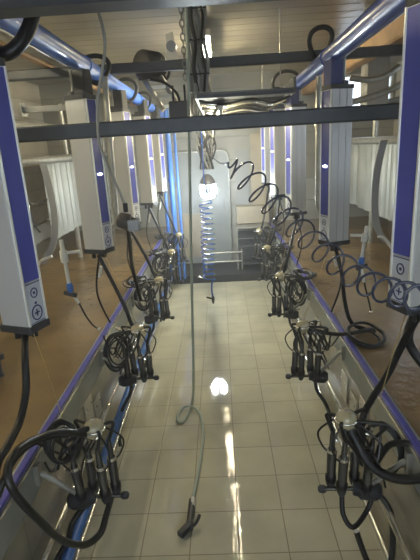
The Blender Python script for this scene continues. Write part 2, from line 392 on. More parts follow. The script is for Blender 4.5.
# ------------------------------------------------------------------ jetter holders and clusters
LCY = [2.10, 3.45, 4.85, 6.25, 7.5]
RCY = [2.10, 3.38, 4.80, 6.2, 7.5]
def V(s, X, u, y, z): return Vector((X-s*u, y, z))     # u = distance from the pit wall towards the middle
def holder(s, Y, lab, rnd):
    X = XL if s < 0 else XR
    t = empty('cup_holder', (X, Y, .5)); tag(t, lab, 'cup holder', 'cup holders on the %s pit wall' % ('left' if s < 0 else 'right'))
    W = lambda u, y, z: local(t, V(s, X, u, Y+y, z))
    MB().tube([W(.0, -.12, .80), W(.03, -.11, .79), W(.17, -.02, .57)], .015, 12).build('support_arm', 'galv', t)
    MB().bar(W(0, -.12, .74), W(.002, -.12, .86), .05, .05).build('wall_bracket', 'galv', t)
    a = W(.10, -.02, .53); b = W(.25, 0, .535)
    m = MB().tube([a, a.lerp(b, .12), a.lerp(b, .2), a.lerp(b, .75), a.lerp(b, .82), b], 0, 14, radii=[.034, .046, .053, .053, .040, .034]); m.build('valve_block', 'black', t)
    MB().cyl(W(.24, 0, .535), W(.40, .005, .535), .012, 12).build('cross_bar', 'shell', t)
    MB().tube([W(.395, .005, .535), W(.405, .005, .535), W(.43, .005, .535), W(.44, .005, .535)], 0, 14, radii=[.014, .022, .022, .012]).build('end_knob', 'black', t)
    for u, y in ((.19, -.04), (.23, .05), (.32, -.03), (.365, .03)):
        MB().tube([W(u, y, .52), W(u, y, .545), W(u, y, .575)], 0, 14, radii=[.016, .026, .030]).build('jetter_cup', 'black', t)
    return t
def cluster(s, Y, lab, rnd, hang, pillar, i_):
    X = XL if s < 0 else XR
    t = empty('milking_cluster', (X-s*.3, Y, .55)); tag(t, lab, 'milking cluster', 'milking clusters parked along the %s pit wall' % ('left' if s < 0 else 'right'))
    W = lambda u, y, z: local(t, V(s, X, u, Y+y, z))
    cz = .98; cu = .30
    # claw bowl with lid and hook
    cw = MB().tube([W(cu, 0, cz-.06), W(cu, 0, cz-.055), W(cu, 0, cz-.03), W(cu, 0, cz), W(cu, 0, cz+.02), W(cu, 0, cz+.036), W(cu, 0, cz+.046), W(cu, 0, cz+.05)], 0, 22, radii=[.012, .032, .050, .056, .054, .044, .026, .004]).build('claw_bowl', 'clear', t)
    MB().tube(smooth_path([W(cu+.056*math.cos(a), .056*math.sin(a), cz) for a in [2*PI*k/12 for k in range(12)]], 2, True), .006, 8, True).build('claw_ring', 'steel', cw)
    MB().tube([W(cu, 0, cz+.045), W(cu, 0, cz+.062)], .010, 10).build('claw_nipple', 'steel', cw)
    # teat cups standing in the jetters
    for k, (u, y) in enumerate(((.19, -.04), (.23, .05), (.32, -.03), (.365, .03))):
        tu, ty = u+rnd.uniform(-.015, .012)-.02, y*1.1
        p = W(u, y, .565); q = W(tu+.012, ty, .865+rnd.uniform(-.02, .02))
        cup = MB().tube([p.lerp(q, f) for f in (0, .03, .12, .16, .62, .66, .72, .95, 1)], 0, 16, radii=[.024, .029, .029, .025, .026, .021, .016, .014, .011]).build('teat_cup', 'shell', t)
        MB().tube([p.lerp(q, f) for f in (-.03, .02, .12, .15)], 0, 16, radii=[.022, .031, .031, .026]).build('liner_mouth', 'rubber', cup)
        MB().tube([p.lerp(q, f) for f in (.61, .64, .67)], 0, 16, radii=[.0265, .028, .0265]).build('shell_band', 'steel', cup)
        e = W(cu+(u-cu)*.4, y*.6, cz-.03)
        mid = W(tu+(.04 if u > .28 else -.04), ty*1.5, .93)
        MB().hose([q, q.lerp(mid, .7)+Vector((0, 0, .02)), mid+Vector((0, 0, .05)), e+Vector((0, 0, .03)), e], .010).build('short_milk_tube', 'rubber2', t)
        mp = p.lerp(q, .55); a2 = W(u+(.06 if k > 1 else -.05), y*2, .80)
        MB().hose([mp, mp.lerp(a2, .8), a2+Vector((0, 0, .08)), W(cu, y*.4, cz+.03)], .0055, 7).build('short_pulse_tube', 'rubber', t)
    # long milk tube: claw > over the curb > (up to pillar)
    pb = Vector(pillar)
    if hang == 'swing':     # nearest left: tube swings out over the curb and up
        A = lambda x, y, YY: local(t, at(x, y, YY))
        MB().hose([W(cu, 0, cz), A(88, 429, 2.06), A(70, 434, 2.0), A(48, 437, 1.9), A(28, 446, 1.8), A(13, 461, 1.66), A(4, 480, 1.6), A(-4, 500, 1.56)], .016).build('long_milk_tube', 'rubber', t)
        MB().hose([A(86, 434, 2.06), A(60, 432, 1.95), A(38, 438, 1.84), A(20, 448, 1.7), A(9, 464, 1.6), A(9, 482, 1.55), A(20, 500, 1.55), A(40, 521, 1.6), A(62, 540, 1.7), A(84, 545, 1.8), A(100, 534, 1.9), A(106, 516, 2.0), W(.34, 0, .53)], .0175).build('wash_hose', 'rubber2', t)
        MB().hose([local(t, pb), A(25, 360, 2.02), A(26, 390, 1.95), A(20, 420, 1.85), A(8, 445, 1.7), A(-2, 462, 1.62), A(-8, 490, 1.52)], .0185).build('pillar_tube', 'rubber', t)
        MB().hose([W(.20, 0, .50), A(73, 522, 2.02), A(68, 540, 2.0), A(57, 560, 1.95), A(50, 580, 1.9)], .0165).build('drain_hose', 'rubber', t)
    elif hang == 'drape':   # nearest right: heavy hoses sweep outwards
        path = [W(cu, 0, cz), W(.27, -.04, .90), W(.20, -.12, .78), W(.08, -.2, .76), W(-.06, -.26, .84), W(-.16, -.25, .98), W(-.12, -.1, 1.2), W(-.0, .0, 1.4)]
        MB().hose(path+[local(t, pb)], .024).build('long_milk_tube', 'rubber', t)
        MB().hose([W(.13, 0, .70), W(.08, -.06, .86), W(-.04, -.12, .90), W(-.14, -.16, .95), W(-.3, -.3, .95), W(-.4, -.5, .93)], .018).build('wash_hose', 'rubber2', t)
        MB().hose([W(.12, .02, .50), W(.05, -.04, .40), W(.06, -.12, .18), W(.12, -.16, .06), W(.18, -.10, .12), W(.24, -.06, .3)], .017).build('drain_hose', 'rubber2', t)
        MB().hose([W(.31, 0, .52), W(.315, -.06, .42), W(.27, -.1, .37), W(.18, -.04, .42), W(.13, 0, .52)], .014).build('loop_hose', 'rubber', t)
        MB().hose([W(.20, .12, .72), W(.18, .10, .92), W(.14, .08, 1.05), W(.08, .05, 1.2), W(.04, .0, 1.38), local(t, pb+Vector((.02, 0, .01)))], .019).build('twin_tube', 'rubber', t)
    else:
        o = rnd.uniform(-.02, .02)
        path = [W(cu-.02, 0, cz), W(.25, .01, cz+.07), W(.20+o, .01, cz+.25)]
        if hang == 'wide': path = [W(cu, 0, cz+.02), W(.20, .0, cz-.04), W(.05, -.10, cz-.04), W(-.10, -.16, cz+.0), W(-.20, -.12, cz-.0), W(-.24, -.05, cz-.05), W(-.16, .02, cz-.05), W(-.08, .04, cz+.02), W(-.03, .03, cz+.2), W(.0, .02, cz+.42)]
        MB().hose(path+[local(t, pb)], .016).build('long_milk_tube', 'rubber', t)
        MB().hose([W(.20, 0, .50), W(.19, -.04, .42), W(.12, -.1, .3), W(.09, -.16, .12), W(.10, -.22, .03)], .0145).build('drain_hose', 'rubber', t)
    # coil of thin pulse tubes hung against the curb
    R0 = .13 if hang != 'swing' else .10
    for k in range({'drape': 2, 'wide': 2}.get(hang, 4)):
        c = {'swing': (.12+.014*k, -.03-.02*k, .93), 'wide': (-.15+.02*k, -.14, .945)}.get(hang, (.11+.012*k, -.02-.02*k, .80+.01*k))
        pts = []
        tl = rnd.uniform(.1, .5)
        for q in range(12):
            a = 2*PI*q/12; rr = R0*(1-.09*k)*(1+rnd.uniform(-.05, .05))
            if hang == 'wide':
                pts.append(W(c[0]+rr*math.cos(a), c[1]+rr*1.1*math.sin(a), c[2]+.04*math.sin(a+k))); continue
            pts.append(W(c[0]+rr*.72*math.cos(a), c[1]+rr*tl*math.sin(a)+.03*math.cos(a), c[2]+rr*1.1*math.sin(a)))
        MB().tube(smooth_path(pts, 4, True), (.012, .009, .0075, .007)[k], 8, True).build('pulse_tube_coil', 'rubber', t)
    if i_ >= 2:
        for k in range(4):
            cc = (.05+rnd.uniform(-.03, .05), rnd.uniform(-.10, .06), .95+.012*k); rr = rnd.uniform(.085, .125); tl = rnd.uniform(-.5, .2); pts = []
            for q in range(10):
                a = 2*PI*q/10; pts.append(W(cc[0]+rr*math.cos(a), cc[1]+rr*1.2*math.sin(a), cc[2]+.03-rr*tl*math.cos(a)*.6+.02*math.sin(2*a+k)))
            MB().tube(smooth_path(pts, 4, True), rnd.choice((.008, .011, .013)), 8, True).build('curb_hose_ring', 'rubber', t)
    for k in range(6):
        p = W(rnd.uniform(.12, .33), rnd.uniform(-.06, .06), rnd.uniform(.78, 1.0)); dv = Vector((rnd.uniform(-1, 1), rnd.uniform(-1, 1), rnd.uniform(-1, 1))).normalized()
        MB().tube([p, p+dv*.012, p+dv*.03, p+dv*.042], 0, 10, radii=[.006, .011, .011, .006]).build('hose_connector', 'steel', t)
    for k in range(8):
        u0 = rnd.uniform(.02, .2)
        MB().hose([W(u0, rnd.uniform(-.1, .1), .62+.05*k), W(u0+.05, rnd.uniform(-.12, .12), .78), W(u0+.12, rnd.uniform(-.08, .08), .92), W(cu-.02, 0, cz+.01)], .006+.002*(k % 2), 7).build('pulse_tube', 'rubber2', t)
    return t
names = ['nearest', 'second', 'third', 'fourth', 'farthest']
for s, YS, PL in ((-1, LCY, LP), (1, RCY, RP)):
    sd = 'left' if s < 0 else 'right'
    for i, Y in enumerate(YS):
        rnd = random.Random(10*i+s)
        holder(s, Y, '%s black cup holder bar with arm on the %s pit wall, counted from the camera' % (names[i].capitalize(), sd), rnd)
        ang = R(-20) if s < 0 else R(200)
        px, py, pz = PL[i]; sx = -.1
        pb = (px+sx*math.cos(ang), py+sx*math.sin(ang), pz-.03)
        hang = ('swing' if s < 0 else 'drape') if i == 0 else ('wide' if (s > 0 and i == 1) else 'plain')
        cluster(s, Y, '%s milking cluster on the %s side, four dark teat cups under a pale claw' % (names[i].capitalize(), sd), rnd, hang, pb, i)
        # pull cord and thin twin line under each pillar
        e = Vector(((XL if s < 0 else XR)-s*(.30 if i else .14), Y, 1.03))
        st = Vector((px+sx*.5*math.cos(ang), py+sx*.5*math.sin(ang), pz-.0))
        tag(MB().hose([st, st.lerp(e, .5)+Vector((0, .02, -.03)), e], .0025, 6, 6).build('pull_cord', 'rope'), 'thin yellow cord dangling from the %s pillar of the %s row' % (ordn[i], sd), 'cord', 'yellow pull cords under the pillars')
        if i:
            e2 = Vector((px+s*.16, py+.08, 1.28)); e3 = Vector((px+s*.12, py+.22, .95))
            tt = empty('retractor_line', tuple(st)); tag(tt, 'dark retractor line with pale sleeve, %s pillar of %s row' % (ordn[i], sd), 'line', 'retractor lines under the pillars')
            z0 = local(tt, st+Vector((-s*-.03, 0, 0)))
            MB().hose([z0, local(tt, e2), local(tt, e3)], .008).build('line', 'rubber', tt)
            a = local(tt, st.lerp(e2, .35)); b = local(tt, st.lerp(e2, .62)); MB().cyl(a, b, .012).build('sleeve', 'white', tt)

# ------------------------------------------------------------------ pipes along the pit walls
def wall_pipe(X, z, r, m, lab, Y0=-.5, Y1=7.85, gaps=(1.0, 3.4, 5.8)):
    t = empty('wall_pipe', (X, Y0, z)); tag(t, lab, 'pipe')
    MB().cyl((0, 0, 0), (0, Y1-Y0, 0), r, 16).build('pipe_body', m, t)
    s = -1 if X < 0 else 1; W = (XL if X < 0 else XR)-X
    for g in gaps:
        MB().bar((0, g, 0), (W, g, 0), .02, .02).build('pipe_clip', 'galv', t)
    return t
wall_pipe(-.985, .44, .017, 'steel', 'thin shiny steel pipe along the left pit wall, higher than the blue one')
wall_pipe(-.94, .27, .032, 'bluedrop', 'blue pipe running low along the left pit wall')
wall_pipe(-.895, .255, .011, 'steel', 'thin bright steel tube clipped beside the low blue pipe on the left', gaps=())
wall_pipe(.84, .13, .019, 'steel', 'shiny steel pipe running lowest along the right pit wall near the floor')
wall_pipe(.84, .40, .019, 'steel', 'upper shiny steel pipe along the right pit wall')

for sx, lst in ((-1, (2.88, 3.08, 4.25, 5.6)), (1, (2.72, 2.95, 3.2, 4.2, 5.6))):
    X = XL if sx < 0 else XR; sd = 'left' if sx < 0 else 'right'
    for k, y in enumerate(lst):
        a, b = sorted((X, X-sx*.012))
        h = (.0, .1, .05, 0, 0)[k]
        t = empty('wall_plate', (X, y, .42)); tag(t, '%s pale metal plate on the %s pit wall' % (('Nearest', 'Second', 'Third', 'Fourth', 'Farthest')[k], sd), 'plate', 'pale plates on the %s pit wall' % sd)
        MB().box((a-X, -.085, 0), (b-X, .085, .27-h)).build('plate', 'palesheet', t, bevel=.003)
        for q in (-.05, .05): MB().cyl((-sx*.012, q, .22-h), (-sx*.02, q, .22-h), .008, 8).build('bolt', 'steel', t)

# ------------------------------------------------------------------ centre: lamp, bundle, coils, hoses
LX, LY, LZ = at(208, 190, 7.2)
t = empty('hanging_lamp', (LX, LY, LZ-.12)); tag(t, 'glowing white U shaped lamp hanging from the cable bundle at the pit end', 'lamp')
MB().tube([(0, 0, .36), (0, 0, .33), (0, 0, .27), (0, 0, .21), (0, 0, .19)], 0, 20, radii=[.03, .07, .11, .13, .06]).build('lamp_holder', 'motor', t)
U = [(-.085, 0, .20), (-.085, 0, .10), (-.07, 0, .045), (-.03, 0, .02), (.03, 0, .02), (.07, 0, .045), (.085, 0, .10), (.085, 0, .20)]
MB().hose(U, .036, 12).build('bulb', 'lampglow', t)

t = empty('cable_bundle', (LX, LY, 2.0)); tag(t, 'tangled bundle of dark cables hanging above the glowing lamp', 'cables')
rnd = random.Random(3)
top = Vector((LX+.0, LY, 3.6))
for k in range(16):
    pts = []
    for q in range(9):
        f = q/8; a = k*.7+f*rnd.uniform(3, 6); w = .04+.02*(k % 4)+.07*math.sin(f*PI)
        pts.append((w*math.cos(a), w*math.sin(a), .25+1.35*(1-f)-.2*f))
    MB().hose(pts, .012+.004*(k % 3), 7, 5).build('cable', ('rubber', 'galv', 'rubber2')[k % 3], t)
MB().tube([(.09, 0, .30), (.16, -.02, .30), (.18, -.02, .24), (.17, -.02, .08)], .007, 8).build('wire_hook', 'galv', t)

# front bundle from the ceiling, bigger in view
P0 = at(196, 30, 4.35)
t = empty('cable_drop', (P0.x, 4.35, 2.85)); tag(t, 'thick grey vertical bundle of conduits dropping from the ceiling left of centre', 'conduits')
for k in range(7):
    x = -.075+.025*k; y = .03*math.sin(k*2.1)
    pts = [(x+.012*math.sin(q*1.3+k), y+.01*math.cos(q+k), .77-q*.085) for q in range(10)]
    MB().hose(pts, .012 if k % 2 else .016, 8, 4).build('conduit', ('galv', 'cable', 'rubber2')[k % 3], t)
for z in (.15, .42, .66): MB().tube([( -.095, -.035, z), (.095, -.035, z), (.095, .045, z), (-.095, .045, z)], .006, 6, True).build('cable_tie', 'rubber', t)
P1 = at(182, 25, 4.3)
t = empty('steel_chain', (P1.x, 4.3, 2.95)); tag(t, 'short steel chain hanging beside the conduit bundle at the top', 'chain')
for k in range(12):
    m = MB(); a0 = (k % 2)*PI/2
    pts = [(.018*math.cos(a)*math.cos(a0), .018*math.cos(a)*math.sin(a0), .03+.052*k+.034*math.sin(a)) for a in [2*PI*q/10 for q in range(10)]]
    m.tube(pts, .006, 6, True).build('chain_link', 'chain', t)

# overhead tray between the bundle and the right pipe
t = empty('cable_tray', (.15, 5.5, 2.80)); tag(t, 'dark overhead cable tray reaching from the centre bundle to the right blue pipe', 'cable tray')
MB().box((-.33, -1.5, .0), (.50, 1.6, .012)).build('tray_sheet', 'greysteel', t)
for x in (-.33, .48): MB().box((x, -1.5, -.03), (x+.02, 1.6, .09)).build('tray_rail', 'sheet' if x < 0 else 'greysteel', t)
for y in (-1.5, -.9, -.3, .3, .9, 1.56): MB().box((-.31, y, -.03), (.48, y+.04, -.001)).build('cross_slat', 'blackpaint', t)
for k in range(9):
    y = -1.3+.32*k
    MB().hose([(-.30, y, -.03-.012*(k % 3)), (-.1, y+.12, -.06), (.15, y-.06, -.045), (.35, y+.08, -.07), (.48, y, -.035)], .010+.004*(k % 2), 7).build('strapped_hose', ('rubber', 'steel', 'rubber2')[k % 3], t)
for x in (-.32, .49):
    for y in (-.6, 1.3): MB().cyl((x, y, .08), (x, y, .815), .006, 8).build('hanger_rod', 'galv', t)
P2 = at(180, 110, 4.2)
tb = empty('junction_box', (P2.x, 4.2, P2.z-.1)); tag(tb, 'black junction box hanging left of the overhead cable tray', 'junction box')
MB().box((-.09, -.06, 0), (.09, .06, .17)).build('box_body', 'black', tb, bevel=.008)
MB().box((-.085, -.072, .008), (.085, -.06, .162)).build('lid', 'motor', tb, bevel=.004)
for x in (-.05, .05): MB().cyl((x, 0, .17), (x, 0, .30), .009).build('conduit_stub', 'rubber', tb)
MB().hose([(0, 0, .17), (-.02, 0, .24), (-.12, .02, .33), (-.24, .02, .36)], .012).build('feed_cable', 'rubber', tb)

# winch motor on the beam, with bracket and sloping strut
P3 = at(151, 66, 4.74)
t = empty('winch_motor', (P3.x, 4.74, P3.z-.13), R(55)); tag(t, 'dark drum shaped winch motor just behind the high cross beam', 'motor')
MB().tube([(-.15, 0, .13), (-.145, 0, .13), (-.12, 0, .13), (.09, 0, .13), (.12, 0, .12), (.17, 0, .09)], 0, 24, radii=[.03, .10, .125, .125, .09, .05]).build('motor_drum', 'motor', t)
for k in range(7): MB().tube(smooth_path([(-.11+.03*k, .128*math.cos(a), .13+.128*math.sin(a)) for a in [2*PI*q/12 for q in range(12)]], 2, True), .005, 6, True).build('cooling_fin', 'motor', t)
MB().box((-.12, -.07, -.0), (.10, .07, .03)).build('motor_foot', 'black', t, bevel=.004)
MB().hose([(.16, 0, .08), (.21, 0, .03), (.24, -.02, .10), (.22, -.02, .2)], .014).build('power_lead', 'rubber', t)
P4 = at(172, 55, 4.5)
t = empty('pulley_bracket', (P4.x, 4.5, 3.143)); tag(t, 'pale triangular pulley bracket standing on the high beam beside the motor', 'bracket')
MB().add([(-.05, -.01, 0), (.05, -.01, 0), (.02, -.01, .24), (-.045, -.01, .22), (-.05, .01, 0), (.05, .01, 0), (.02, .01, .24), (-.045, .01, .22)], [(0,1,2,3),(7,6,5,4),(0,4,5,1),(1,5,6,2),(2,6,7,3),(3,7,4,0)]).build('bracket_plate', 'card', t)
MB().cyl((-.0, -.035, .12), (-.0, .035, .12), .045, 18).build('pulley_wheel', 'chain', t)
t = empty('sloping_frame', (0, 0, 0)); t.location = at(160, 90, 4.7); tag(t, 'sloping grey ladder frame below the winch motor', 'frame')
for dx in (-.08, .09):
    a = local(t, at(148, 72, 4.75))+Vector((dx, 0, 0)); b = local(t, at(172, 110, 4.6))+Vector((dx, 0, 0)); MB().bar(a, b, .03, .045).build('frame_rail', 'galv', t)
for k in range(4):
    f = .15+.25*k; a = local(t, at(148, 72, 4.75)); b = local(t, at(172, 110, 4.6)); c = a.lerp(b, f); MB().bar(c+Vector((-.08, 0, 0)), c+Vector((.09, 0, 0)), .02, .03).build('frame_rung', 'alulite' if k % 2 else 'galv', t)

# blue coil hose below the lamp
Q = at(207.5, 240, 6.2)
t = empty('coiled_air_hose', (Q.x, 6.2, .3)); tag(t, 'bright blue coiled air hose hanging straight down under the lamp', 'coil hose')
zt, zb = at(207, 203, 6.2).z-.3, at(208, 279, 6.2).z-.3
n = 15; pts = []
for k in range(n*12+1):
    f = k/(n*12); a = 2*PI*k/12; r = .088-.01*math.sin(f*9); sq = f**.8
    pts.append((r*math.cos(a)+.01*math.sin(f*5), r*math.sin(a), zt+(zb-zt)*f))
MB().tube([(.0, 0, 2.5-.3+.2), (.0, 0, zt+.3), (.04, 0, zt+.08)]+pts, .0085, 7).build('coil', 'coilblue', t)
MB().hose([pts[-1], (.03, 0, zb-.06), (.02, 0, zb-.18), (.03, 0, zb-.27)], .012).build('tail_hose', 'coilblue', t)
g = MB().tube([(.03, 0, zb-.26), (.035, 0, zb-.30), (.03, 0, zb-.37)], 0, 10, radii=[.018, .022, .012]).build('air_gun', 'black', t)
MB().bar((.03, 0, zb-.30), (-.06, 0, zb-.27), .022, .022).build('trigger_grip', 'black', g)
MB().hose([(-.08, 0, zb+.02), (-.17, 0, zb+.04)], .010).build('brass_nozzle', 'steel', g)

# dark coil hose sweeping to the lower right
ctl = [(228, 163, 3.3, .0), (240, 171, 3.3, .095), (260, 191, 3.2, .10), (283, 213, 3.05, .092), (305, 235, 2.85, .08), (332, 259, 2.55, .075), (362, 280, 2.2, .066), (392, 292, 1.85, .056), (421, 298, 1.62, .048)]
base = smooth_path([at(x, y, Y) for x, y, Y, r in ctl], 30)
rad = []
for i in range(len(ctl)-1):
    for k in range(30): rad.append(ctl[i][3]*(1-k/30)+ctl[i+1][3]*k/30)
rad.append(ctl[-1][3])
t = empty('coiled_air_hose', tuple(base[0])); tag(t, 'long dark slate coiled hose stretched from the centre down to the lower right pillar', 'coil hose')
pts = []
turns = 15.0; N = len(base); ph = 0
for i in range(N-1):
    sub = 3
    for j in range(sub):
        f = (i+j/sub)/(N-1)
        p = base[i].lerp(base[i+1], j/sub); d = (base[i+1]-base[i]).normalized()
        sd = d.cross(Vector((0, 0, 1))).normalized(); uu = sd.cross(d)
        a = 2*PI*(turns*f**1.05)+2.2; r = rad[i]
        pts.append(local(t, p+sd*(r*math.cos(a))+uu*(r*math.sin(a))))
MB().tube(pts, .0068, 8).build('coil', 'coilgrey', t)
MB().hose([local(t, at(213, 158, 6.9)), local(t, at(220, 163, 4.6)), pts[0]], .0085).build('lead_hose', 'coilgrey', t)

# grey green wash hose with spray gun
t = empty('wash_hose', (-.3, 3.0, 0)); tag(t, 'grey green water hose hanging down the centre, spray gun lying on the tiles', 'hose')
def fl(x, y, z=.014):
    d = CR*((x-210)/F)-CU*((y-280)/F)+fw; k = (z-HC)/d.z; return local(t, Vector((0, 0, HC))+d*k)
path = [local(t, at(186, 5, 3.75)), local(t, at(188, 60, 3.76)), local(t, at(189, 130, 3.8)), local(t, at(190.5, 220, 3.86)), local(t, at(192.5, 320, 3.93)), local(t, at(193.5, 372, 3.97)), fl(193.5, 392, .03), fl(191, 407), fl(184, 420), fl(178.5, 422), fl(178, 415), fl(184, 407, .025), fl(193, 407, .038), fl(200, 414), fl(203, 432), fl(201.5, 452), fl(197, 480), fl(192.5, 500)]
MB().hose(path, .0125, 9).build('hose', 'greenhose', t)
g = MB().tube([fl(192, 500), fl(191.3, 512), fl(190, 520), fl(188.8, 529)], 0, 12, radii=[.022, .026, .022, .030]).build('spray_gun', 'motor', t)
for v in [0]: MB().tube([fl(192.6, 499), fl(192, 507)], .0235, 12).build('pale_collar', 'card', g)
MB().bar(fl(190.5, 524, .03), fl(180, 535, .03), .045, .04).build('gun_head', 'black', g)
MB().hose([fl(190, 528, .03), fl(196, 523, .05), fl(199.5, 515, .06)], .011).build('trigger', 'black', g)

# hanging cable with grey connector, left
t = empty('drop_cable', tuple(at(126, 222, 2.75))); tag(t, 'thin grey cable dangling on the left with a chunky grey connector at its end', 'cable')
pc = [(92, -12), (96, 5), (102, 25), (105, 48), (101, 78), (97.5, 103), (99, 140), (107, 165), (118, 188), (125, 205)]
MB().hose([local(t, at(x, y, 2.62)) for x, y in pc], .0085).build('cable', 'cable', t)
MB().tube([local(t, at(125, 203, 2.62)), local(t, at(126, 212, 2.62))], .014).build('strain_relief', 'rubber', t)
a = local(t, at(117, 219, 2.62)); b = local(t, at(135, 224, 2.62))
MB().tube([a, a.lerp(b, .15), a.lerp(b, .7), a.lerp(b, .75), b], 0, 14, radii=[.025, .045, .048, .036, .034]).build('connector_body', 'motor', t)
MB().box(tuple(b+Vector((-.035, -.05, -.035))), tuple(b+Vector((.03, .02, .03)))).build('connector_face', 'grey', t, bevel=.006)
MB().hose([local(t, at(128, 228, 2.62)), local(t, at(130, 245, 2.8)), local(t, at(133, 270, 3.1)), local(t, at(141, 300, 3.3))], .014).build('lower_hose', 'rubber', t)

# blue drop pipes by the back left
for k, (x, Y, lab) in enumerate(((165, 7.7, 'leftmost of the three blue vertical pipes at the back left'), (172, 7.75, 'middle of the three blue vertical pipes at the back left'), (178.5, 7.8, 'rightmost and thinnest of the three blue vertical pipes at the back left'))):
    p = at(x, 190, Y); rr = (.028, .042, .022)[k]
    t = empty('drop_pipe', (p.x, Y, 0.14)); tag(t, lab, 'pipe', 'blue vertical pipes at the back left')
    MB().cyl((0, 0, 0.0), (0, 0, 2.84), rr, 16).build('pipe_body', 'bluedrop', t)
    for z in (.5, 1.7): MB().cyl((0, 0, z), (0, 0, z+.07), rr*1.3, 16).build('pipe_coupling', 'bluedrop', t)

# galvanised drop pipes next to the second pillars
for sx, (xp, yp0, yp1, Y), lab in ((-1, (109, 100, 214, 4.15), 'galvanised drop pipe with elbow hanging behind the second left pillar'), (1, (317, 60, 200, 4.2), 'pale galvanised drop pipe hanging between the second and third right pillars')):
    a = at(xp-2*sx*-1, yp0, Y); b = at(xp+(7 if sx < 0 else 1), yp1, Y)
    t = empty('drop_pipe', tuple(b)); tag(t, lab, 'pipe')
    la = local(t, a); la.z = max(la.z, 3.0-b.z) if sx < 0 else 3.0-b.z
    MB().hose([la, la*.5, (0, 0, .08), (0, 0, 0)], .026, 12).build('pipe_body', 'galv', t)
    MB().hose([(0, 0, .02), (0, 0, -.05), (sx*.04, 0, -.1), (sx*.16, 0, -.12)], .02, 10).build('elbow', 'galv', t)
    MB().cyl(la*.55, la*.62, .034).build('union', 'galv', t)

# ------------------------------------------------------------------ stall works on the platforms
def rail(p, q, r, m, lab, name='stall_rail', cat='rail'):
    return tag(MB().cyl(p, q, r, 16).build(name, m), lab, cat)
for s, sd in ((-1, 'left'), (1, 'right')):
    X = 2.05*s
    rail((X, -2.55, 2.72), (X, 8.93, 2.69), .058, 'galv', 'upper thick galvanised stall rail behind the %s pillars' % sd)
    rail((X-.02*s, -2.55, 2.34), (X-.02*s, 8.93, 2.34), .045, 'galv', 'lower thick galvanised stall rail behind the %s pillars' % sd)
    # posts carrying rails
    for k, Y in enumerate((4.35, 6.6, 8.8)):
        if k == 0: continue
        tag(MB().cyl((X+.1*s, Y, .9), (X+.1*s, Y, 3.06 if k == 1 else 2.7), .035, 14).build('stall_post', 'galv'), '%s galvanised stall post on the %s platform' % (('', 'Middle', 'Rearmost')[k], sd), 'post')
    # sheet panels
    for k, (y0, y1) in enumerate(((5.5, 6.1), (6.14, 6.75), (6.8, 7.7), (7.75, 8.6))):
        n = 14; vs = []; fs = []
        for q in range(n+1):
            f = q/n; y = y0+(y1-y0)*f; x = X+.05*s+.018*math.sin(f*PI*3+k)*s+(.03*s if .35 < f < .65 else 0)
            for (dx, z) in ((0, 2.29), (0, 1.36), (.006*s, 1.36), (.006*s, 2.29)): vs.append((x+dx, y, z))
        for q in range(n):
            for e in range(4): fs.append((q*4+e, q*4+(e+1)%4, (q+1)*4+(e+1)%4, (q+1)*4+e))
        fs += [(0, 1, 2, 3), (n*4+3, n*4+2, n*4+1, n*4)]
        m = MB(); m.add(vs, fs, False)
        tag(m.build('rump_panel', 'sheet'), '%s bowed galvanised sheet panel hanging below the %s stall rail' % (('Nearest', 'Second', 'Third', 'Farthest')[k], sd), 'panel', 'sheet panels along the %s stalls' % sd)
    # curved rubber strap
    if s < 0: sp = [(43, 163), (49, 185), (54, 210), (55, 232), (51, 250), (42, 264)]; Yq = 4.6
    else: sp = [(384, 140), (378, 165), (375, 190), (375, 215), (379, 232), (388, 243)]; Yq = 4.6
    pts = smooth_path([at(x, y, Yq) for x, y in sp], 6); m = MB(); vs = []; fs = []
    for p in pts: vs += [p+Vector((-.035, -.01, 0)), p+Vector((.035, -.01, 0)), p+Vector((.035, .01, 0)), p+Vector((-.035, .01, 0))]
    for q in range(len(pts)-1):
        for e in range(4): fs.append((q*4+e, q*4+(e+1)%4, (q+1)*4+(e+1)%4, (q+1)*4+e))
    fs += [(3, 2, 1, 0), tuple(len(vs)-4+e for e in range(4))]
    m.add(vs, fs, False); tag(m.build('curved_strap', 'grey'), 'dark curved flat strap bowing down from the %s stall rail' % sd, 'strap')
    # lower white stay
    a, b = (at(36, 268, 4.6), at(52, 256, 4.6)) if s < 0 else (at(378, 236, 4.6), at(392, 248, 4.6))
    tag(MB().hose([a, a.lerp(b, .4)+Vector((0, 0, .03)), b], .018).build('stay_rod', 'white'), 'short pale stay rod at the foot of the %s curved strap' % sd, 'rod')
# wall side wire rails
for k, (x0, y0, x1, y1) in enumerate(((26, 202, 47, 199), (28, 222, 48, 219), (30, 212, 40, 232))):
    tag(MB().hose([at(x0, y0, 5.2), at((x0+x1)/2, (y0+y1)/2+4, 5.3), at(x1, y1, 5.2)], .012).build('wire_loop', 'blackpaint'), '%s thin dark wire bar left of the curved strap on the left' % ('Upper', 'Middle', 'Lower')[k], 'wire')
# right hand curved stall bars
for k, pp in enumerate((((350, 78), (370, 80), (385, 76), (400, 66)), ((348, 103), (368, 98), (385, 92), (402, 84)), ((345, 112), (370, 107), (402, 98)))):
    tag(MB().hose([at(x, y, 5.0+.3*k) for x, y in pp], (.03, .035, .03)[k]).build('curved_bar', 'galv'), '%s of three curved galvanised bars by the bright opening on the right' % ('Highest', 'Middle', 'Lowest')[k], 'bar', 'curved bars at upper right')

